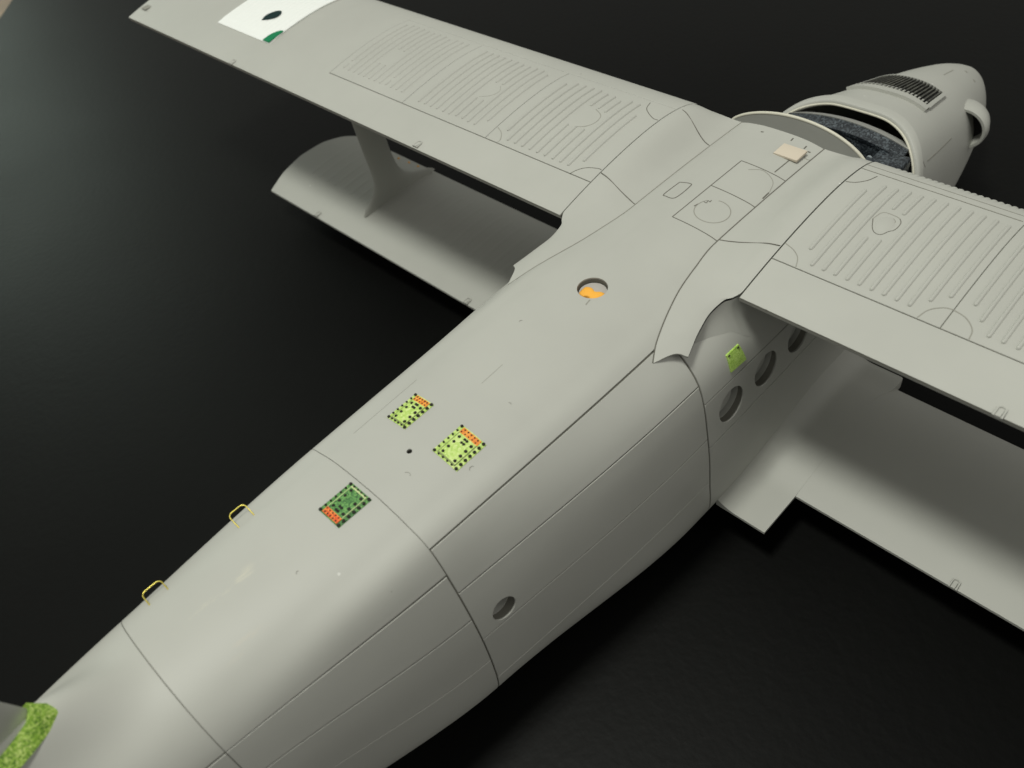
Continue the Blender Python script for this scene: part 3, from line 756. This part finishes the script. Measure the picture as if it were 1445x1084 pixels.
# ---- cockpit: aft crescent collar, tub, interior, nose shell with grille and scoop
def crescent():
    Y = np.linspace(-3.55, 3.55, 41); G = np.zeros((41, 8, 3))
    for i, y in enumerate(Y):
        f = max(0, 1-(y/3.6)**2)
        zr = -1.3+1.2*f**.62; xr = 11.5-.25*(y/3.5)**2
        for j, t in enumerate(np.linspace(0, 1, 8)):
            G[i, j] = (xr-.45*(1-t)**1.5, y, -2.6+(zr+2.6)*t)
    N = normals(G); N *= np.sign(-N[..., 0:1])
    o = mk('cockpit_rear_collar', *solid_grid(G, G-N*.16), PRIMER, PLANE)
    path = G[:, -1]; mk('collar_rim', *tube([p+np.array((.07, 0, 0)) for p in path], .085, 8), CREAM, o, 60)
    for sg in (-1, 1):
        T = []
        for t in np.linspace(0, 1, 10):
            y = 3.3+1.0*t; zz = -1.05-.9*t**2
            T.append([(xx, sg*(y+.0), zz-.35*((xx-10.9)/1.0)**2) for xx in np.linspace(10.2, 11.6, 8)])
        T = np.array(T); mk('collar_cheek', *solid_grid(T, T-[0, sg*.2, 1.2]), TRANS, o, 60)
crescent()

def nose_shell():
    S = np.linspace(-9, 9, 121); nu = 46; u = np.linspace(0, 1, nu)**1.0
    a = np.abs(S)
    xc = 17.5-1.5*smooth((a-.8)/2.6)-.9*smooth((a-2.6)/2.2)
    Xg = xc[None, :]+(32.0-xc[None, :])*(1-(1-u[:, None])**1.25)
    G = nose(Xg, np.broadcast_to(S[None, :], Xg.shape))
    N = normals(G); ctr = np.stack([G[..., 0], 0*G[..., 0], 0*G[..., 0]-8], -1)
    N *= np.sign(np.einsum('ijk,ijk->ij', N, G-ctr))[..., None]
    B = G-N*.28
    n = 34
    V = np.concatenate([G.reshape(-1, 3), B[:n].reshape(-1, 3)]); k = len(S); o0 = nu*k
    F = gridf(nu, k)+[tuple(reversed(f)) for f in gridf(n, k, off=o0)]
    for j in range(k-1): F.append((j, o0+j, o0+j+1, j+1))
    o = mk('nose', V, F, PRIMER, PLANE, 40)
    o['label'] = 'grey nose with black louvred grille on top'
    # pale moulded lip round the cockpit opening
    path = [G[0, j]-N[0, j]*.13 for j in range(14, k-14)]
    Pn = np.array(path); V = []
    R1 = []
    for j in range(14, k-14):
        p, nn = G[0, j], N[0, j]
        for (dx, dn) in ((.5, .012), (.2, .045), (-.03, .05), (-.1, .0), (-.1, -.2), (.05, -.32), (.3, -.34)):
            R1.append(p+np.array((dx, 0, 0))+nn*dn)
    mk('opening_lip', R1, gridf(k-28, 7, True), CREAM if False else PRIMER, o, 70)
    # edge of the lip in bare plastic
    mk('lip_edge', *tube([G[0, j]-N[0, j]*.16+np.array((-.13, 0, 0)) for j in range(16, k-16)], .06, 6), CREAM, o, 70)
    return o
NOSE_O = nose_shell()
def npt(x, s, off=0.0):
    e = .02; p = nose(x, s); tx = nose(x+e, s)-p; ts = nose(x, s+e)-p; n = np.cross(ts, tx); n /= np.linalg.norm(n)
    if n[2] < 0 and abs(s) < 4: n = -n
    if n @ (p-np.array((p[0], 0, -8))) < 0: n = -n
    return p+n*off, n
def nline(pts, m=FAINT, wd=.06):
    P = []; N = []
    for (a, b) in zip(pts[:-1], pts[1:]):
        for t in np.linspace(0, 1, 8, endpoint=False):
            p, n = npt(a[0]+(b[0]-a[0])*t, a[1]+(b[1]-a[1])*t, .004); P.append(p); N.append(n)
    p, n = npt(*pts[-1], .004); P.append(p); N.append(n)
    ribbon_pts('engraved_line', P, wd, m, NOSE_O, N)
nline([(17.5, -3.0), (21.6, -3.1)]); nline([(16.6, -2.4), (17.1, -3.1)]); nline([(15.6, -3.6), (16.4, -3.75)])
nline([(26.0, -.6), (27.6, -.55)])

def grille():
    x0, x1, s0 = 20.7, 23.3, 1.42
    def frame_ring(h0, h1, i0, i1):
        S = np.linspace(-s0, s0, 25); V = []
        return None
    S = np.linspace(-s0, s0, 31)
    def band(xa, xb, sa, sb, n, h, name, m):
        Sx = np.linspace(sa, sb, n); T = []; Bt = []
        Xx = np.linspace(xa, xb, 4)
        for x in Xx:
            T.append([npt(x, s, h)[0] for s in Sx]); Bt.append([npt(x, s, -.08)[0] for s in Sx])
        o = mk(name, *solid_grid(np.array(T), np.array(Bt)), m, GR); return o
    global GR
    V, F = solid_grid(np.array([[npt(x, s, .03)[0] for s in S] for x in np.linspace(x0, x1, 5)]), np.array([[npt(x, s, -.1)[0] for s in S] for x in np.linspace(x0, x1, 5)]))
    GR = mk('radiator_grille', V, F, BLACK, NOSE_O)
    GR['label'] = 'black grille recess with pale curved slats'
    def band2(*a): return band(*a)
    band(x0-.5, x0+.02, -s0-.12, s0+.12, 31, .17, 'grille_frame', PRIMER)
    band(x1-.02, x1+.15, -s0-.14, s0+.14, 31, .17, 'grille_frame', PRIMER)
    band(x0, x1, -s0-.16, -s0, 3, .17, 'grille_frame', PRIMER); band(x0, x1, s0, s0+.16, 3, .17, 'grille_frame', PRIMER)
    slats = speckle_mat('slat_grey', (.06, .06, .05), (.035, .035, .03), (.11, .11, .09), 500)
    ns = 19
    for i in range(ns):
        s = -s0+2*s0*(i+.5)/ns; d = s0/ns*.34
        T = []; Bt = []
        for x in np.linspace(x0, x1, 8):
            T.append([npt(x, s-d, .16)[0], npt(x, s+d, .16)[0]]); Bt.append([npt(x, s-d, -.02)[0], npt(x, s+d, -.02)[0]])
        mk('slat', *solid_grid(np.array(T), np.array(Bt)), slats, GR)
        # pale root of each slat
        T = []; Bt = []
        for x in (x0, x0+.14, x0+.28):
            T.append([npt(x, s-d*1.2, .22-.1*(x-x0))[0], npt(x, s+d*1.2, .22-.1*(x-x0))[0]]); Bt.append([npt(x, s-d*1.2, -.02)[0], npt(x, s+d*1.2, -.02)[0]])
        mk('slat_root', *solid_grid(np.array(T), np.array(Bt)), PRIMER, GR)
grille()

def scoop():
    # hood on the starboard cheek, mouth facing aft
    K = 26; A = np.linspace(math.radians(112), math.radians(-112), K)
    rows = []
    X = [24.7, 24.8, 25.2, 25.8, 26.3, 26.7]; Rr = [1.27, 1.32, 1.34, 1.25, .95, .45]; Cy = [-2.75, -2.75, -2.7, -2.55, -2.35, -2.1]
    for x, r, c in zip(X, Rr, Cy): rows.append([(x+.25*math.sin(a)*.0, c-r*1.0*math.cos(a), -6.9+r*.95*math.sin(a)) for a in A])
    G = np.array(rows); inner = G.copy()
    for i, (x, r, c) in enumerate(zip(X, Rr, Cy)):
        rr = max(.05, r-.15)
        inner[i] = [(x, c-rr*math.cos(a), -6.9+rr*.95*math.sin(a)) for a in A]
    o = mk('side_scoop', *solid_grid(G, inner), PRIMER, NOSE_O, 50)
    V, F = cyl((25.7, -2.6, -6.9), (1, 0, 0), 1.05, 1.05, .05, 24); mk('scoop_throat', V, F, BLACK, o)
scoop()
for (x, s) in ((28.2, .9), (28.6, -1.1), (28.4, -1.9)):
    p, n = npt(x, s, .0); mk('nose_dimple', *cyl(p, n, .13, .10, .03, 12), FAINT, NOSE_O)

def cockpit():
    tub = []
    Sx = np.concatenate([np.linspace(-9, -4.6, 20)]); 
    root = None
    # lower hull between wing and nose, open on top
    S = np.linspace(4.4, 9, 24); S = np.concatenate([-S, S[::-1]]); S = np.concatenate([np.linspace(-4.4, -9, 24), np.linspace(9, 4.4, 24)[1:]])
    X = np.linspace(9.95, 15.6, 14)
    def hull(x, s):
        f = smooth((x-10)/5.0); return fus(min(x, 14), s)*(1-f)+np.array(nose(max(x, 13), s))*f if True else None
    G = np.array([[np.array((x, *(hull(x, s)[1:]))) for s in S] for x in X])
    N = normals(G); ctr = np.stack([G[..., 0], 0*G[..., 0], 0*G[..., 0]-7], -1); N *= np.sign(np.einsum('ijk,ijk->ij', N, G-ctr))[..., None]
    tubo = mk('cockpit_tub', *solid_grid(G, G-N*.3), PRIMER, PLANE)
    def part(nm, c, d, m, bw=.08, rz=0):
        V, F = boxm(c, d, rz); return bevel(mk(nm, V, F, m, tubo), bw)
    part('cockpit_floor', (13.6, 0, -8.0), (8.5, 8.6, .2), BLACK)
    part('rear_bulkhead', (10.3, 0, -4.6), (.2, 8.6, 6.5), BLACK)
    # forward arched coaming (grey), instrument panel (speckled), side console, seats
    V = []; Yp = np.linspace(-3.3, 3.3, 31)
    T = np.array([[(x, y, -2.72-.05*y*y-.45*(x-16.3)) for y in Yp] for x in np.linspace(16.3, 17.0, 4)])
    mk('instrument_coaming', *solid_grid(T, T-[0, 0, .25]), mat('coaming_grey', (.34, .34, .32), .4), tubo)
    T = np.array([[(15.7-.25*t+.02, y, -2.93-.05*y*y-2.6*t) for y in Yp] for t in np.linspace(0, 1, 5)])
    mk('instrument_panel', *solid_grid(T, T+[.3, 0, 0]), COCK, tubo)
    T = np.array([[(x, y, -2.92-.05*y*y+.25*(x-15.7)) for y in Yp] for x in np.linspace(15.65, 16.32, 4)])
    mk('panel_hood', *solid_grid(T, T-[0, 0, .15]), COCK, tubo)
    part('side_console', (14.9, -2.95, -4.8), (1.9, 1.6, 3.0), COCK, .12)
    part('side_console', (13.9, 3.75, -6.0), (3.0, 1.3, 3.0), COCK, .12)
    for y in (-1.35, 1.45):
        part('seat_cushion', (14.2, y, -4.9), (1.5, 1.7, .5), SEATB, .15)
        part('seat_back', (13.6, y, -3.7), (.4, 1.7, 2.6), SEATB, .15)
        V, F = tube([(15.1, y, -7.5), (15.0, y, -5.0), (14.9, y+.1, -4.2)], .1, 8); mk('control_stick', V, F, BLACK, tubo)
    for i in range(12):
        y = -2.8+.5*i; V, F = cyl((15.5, y, -3.7-.05*y*y-.3*(i % 2)), (1, 0, .1), .16, .16, .12, 12); mk('dial', V, F, mat('dial_grey', (.3, .33, .35), .3) if i % 3 else BLACK, tubo)
cockpit()

# ---- fin with its green putty joint
def fin():
    Z = np.linspace(1.2, 9.5, 24); K = 30; V = []
    for z in Z:
        le = -25.5-.25*max(0, z-1.7); te = -33.5; c = le-te
        for k in range(K):
            t = 2*math.pi*k/K; xx = .5*(1+math.cos(t)); th = .11*(2.969*math.sqrt(1-xx+1e-9)-1.26*(1-xx)-3.516*(1-xx)**2+2.843*(1-xx)**3-1.015*(1-xx)**4)*.34*1.2
            V.append((te+c*xx, math.copysign(1, math.sin(t))*abs(th)*c*.5 if abs(math.sin(t)) > 1e-6 else 0, z))
    f = mk('tail_fin', V, gridf(len(Z), K, True)+[tuple(range(K)), tuple(reversed(range((len(Z)-1)*K, len(Z)*K)))], PRIMER, PLANE, 50)
    V, F = boxm((-28.6, -.42, 2.75), (4.6, .02, .07)); 
    lo = [(-25.3, .30, 1.60), (-25.16, 0, 1.72), (-25.2, -.28, 1.84), (-25.5, -.50, 1.80), (-26.1, -.68, 1.74), (-26.9, -.82, 1.66), (-28.0, -.98, 1.6), (-30, -1.1, 1.4)]
    hi = [(-25.7, .16, 2.40), (-25.58, 0, 2.60), (-25.56, -.16, 2.58), (-25.72, -.28, 2.44), (-26.15, -.36, 2.30), (-26.9, -.44, 2.12), (-28.0, -.52, 1.95), (-30, -.55, 1.8)]
    L = np.array(lo); Hh = np.array(hi); tt = np.arange(len(lo)); pr = np.linspace(0, len(lo)-1, 50)
    L = hermite(tt, L, pr); Hh = hermite(tt, Hh, pr); T = np.linspace(0, 1, 9)
    G = np.array([[a*(1-t)+b*t+np.array((.005, -.02, .01))*math.sin(math.pi*t) for t in T] for a, b in zip(L, Hh)])
    In = G+np.array((-.25, .22, -.3)); In[..., 1] = np.minimum(In[..., 1], .3)
    st = mk('green_putty_strip', *solid_grid(G, In), PUTTYG, f, 60); st['label'] = 'speckled lime green putty strip along the fin root'
    return f
fin()

# ---- brass grab handles on the port deck edge
def handle(x0, x1, y, z, dz):
    r = .15; L = .56; d = np.array((0, .84, dz)); d /= np.linalg.norm(d); b = np.array((0, y, z))
    q = lambda x, t: tuple(np.array((x, 0, 0))+b+d*t)
    path = [q(x0, -.3), q(x0, 0), q(x0, L-r)]+[q(x0+r-r*math.cos(a), L-r+r*math.sin(a)) for a in np.linspace(0, math.pi/2, 6)[1:]]
    path += [q(x1-r+r*math.sin(a), L-r+r*math.cos(a)) for a in np.linspace(0, math.pi/2, 6)]+[q(x1, 0), q(x1, -.3)]
    return mk('grab_handle', *tube(path, .022, 8), WIRE, PLANE, 60)
a = handle(-18.52, -17.9, 2.08, .34, .22); a['label'] = 'brass wire grab handle nearer the wing'
b = handle(-22.0, -21.32, 1.82, .36, .12); b['label'] = 'brass wire grab handle nearer the tail'

# ---- perforated coloured plates glued to the deck and side
FRM_D = mat('olive_line', (.22, .28, .09), .6); FRM_P = mat('pale_line', (.50, .58, .28), .6)
def plate(cx, cy, lx, ly, base, orange, flip, label, zf, name='perforated_plate'):
    def at(u, v, h):                                          # u along +x (0..1), v along -y (0..1)
        x = cx-lx/2+lx*u; y = cy+ly/2-ly*v; return (x, y, zf(x, y)+h)
    def slab(u0, u1, v0, v1, h, m, nm, parent, b=-.03):
        Uu = np.linspace(u0, u1, 7); Vv = np.linspace(v0, v1, 7)
        T = np.array([[at(a, b_, h) for b_ in Vv] for a in Uu]); Bt = np.array([[at(a, b_, b) for b_ in Vv] for a in Uu])
        return mk(nm, *solid_grid(T, Bt), m, parent)
    fu = (lambda u: 1-u) if flip else (lambda u: u)
    o = slab(0, 1, 0, 1, .022, base, name, PLANE); o['label'] = label
    def rs(a, b): a, b = fu(a), fu(b); return min(a, b), max(a, b)
    a, b = rs(.09, .80); inner = slab(a, b, .17, .83, .045, base, 'raised_field', o)
    a, b = rs(.80, .97); slab(a, b, .15, .85, .05, orange, 'orange_field', o)
    holes = []
    def pit(u, v, r): 
        p = at(fu(u), v, .048); holes.append(cyl(p, (0, 0, 1), r*1.12, r*1.12, .03, 12))
    for i in range(7):
        u = .04+.92*i/6
        pit(u, .06, .052 if i in (0, 6) else .036); pit(u, .94, .055)
    for i in range(1, 5): pit(.04, .06+.88*i/5, .034)
    for i in range(4): pit(.16+.18*i, .27, .05); pit(.16+.18*i, .75, .055)
    for (u, v) in ((.62, .46), (.62, .55), (.73, .46), (.73, .55)): pit(u, v, .046)
    for i in range(5):
        pit(.84, .2+.14*i, .024); pit(.93, .24+.13*i, .028)
    h = mk('pit', *merge(holes), PIT, o); h['kind'] = 'stuff'
    fl = FRM_D if base is LIME else FRM_P; e0, e1 = rs(.075, .80)
    far = e0 if not flip else e1; ww = .022
    for (a0, a1, b0, b1) in ((e0, e1, .15, .15+ww), (e0, e1, .83, .83+ww), (far-ww, far+ww, .15, .83+ww)):
        slab(a0, a1, b0, b1, .052, fl, 'frame_line', o)
    return o
plate(-11.74, .99, 1.38, 1.02, LIME, ORPL, False, 'lime perforated plate with orange end, the one nearer the far edge of the deck', fz)
plate(-11.74, -1.53, 1.40, 1.16, LIME, ORPL, False, 'lime perforated plate with orange end, the one nearer the side seam', fz)
plate(-15.74, -.34, 1.38, 1.08, GREEN, REDPL, True, 'dark green perforated plate with red end behind the joint', fz)
# plain lime plate on the starboard side under the wing
def side_plate():
    C = [(-.50, 3.93), (-.34, 4.26), (-1.32, 4.24), (-1.30, 3.93)]
    T = np.array([[fus(a[0]+(b[0]-a[0])*t, -(a[1]+(b[1]-a[1])*t))+np.array((0, -.05, .01)) for t in np.linspace(0, 1, 6)] for a, b in zip([np.array(C[0])*(1-u)+np.array(C[1])*u for u in np.linspace(0, 1, 6)], [np.array(C[3])*(1-u)+np.array(C[2])*u for u in np.linspace(0, 1, 6)])])
    o = mk('side_plate', *solid_grid(T, T+[0, .14, 0]), SIDEL, PLANE); o['label'] = 'small plain lime plate on the fuselage side under the wing'
    hs = [cyl(T[0, 0]*.88+T[-1, -1]*.12+np.array((0, .0, 0)), (0, 1, .3), .06, .06, .05, 12), cyl(T[0, -1]*.88+T[-1, 0]*.12+np.array((0, .0, 0)), (0, 1, .3), .06, .06, .05, 12)]
    mk('pit', *merge(hs), PIT, o)['kind'] = 'stuff'
side_plate()

# ---- lint and dust caught on the deck
for (x, y, l, a) in ((-13.6, -1.13, .22, .4), (-11.9, -2.35, .2, 1.9), (-9.3, -1.6, .1, .2), (-6.1, .9, .12, 1.2), (-18.2, -1.1, .12, 2.2)):
    pts = [(x+l*t*math.cos(a+1.3*t), y+l*t*math.sin(a+1.3*t)) for t in np.linspace(0, 1, 8)]
    mk('lint_fibre', *tube([(px, py, fz(px, py)+.012) for px, py in pts], .008, 5), FAINT, fuselage)
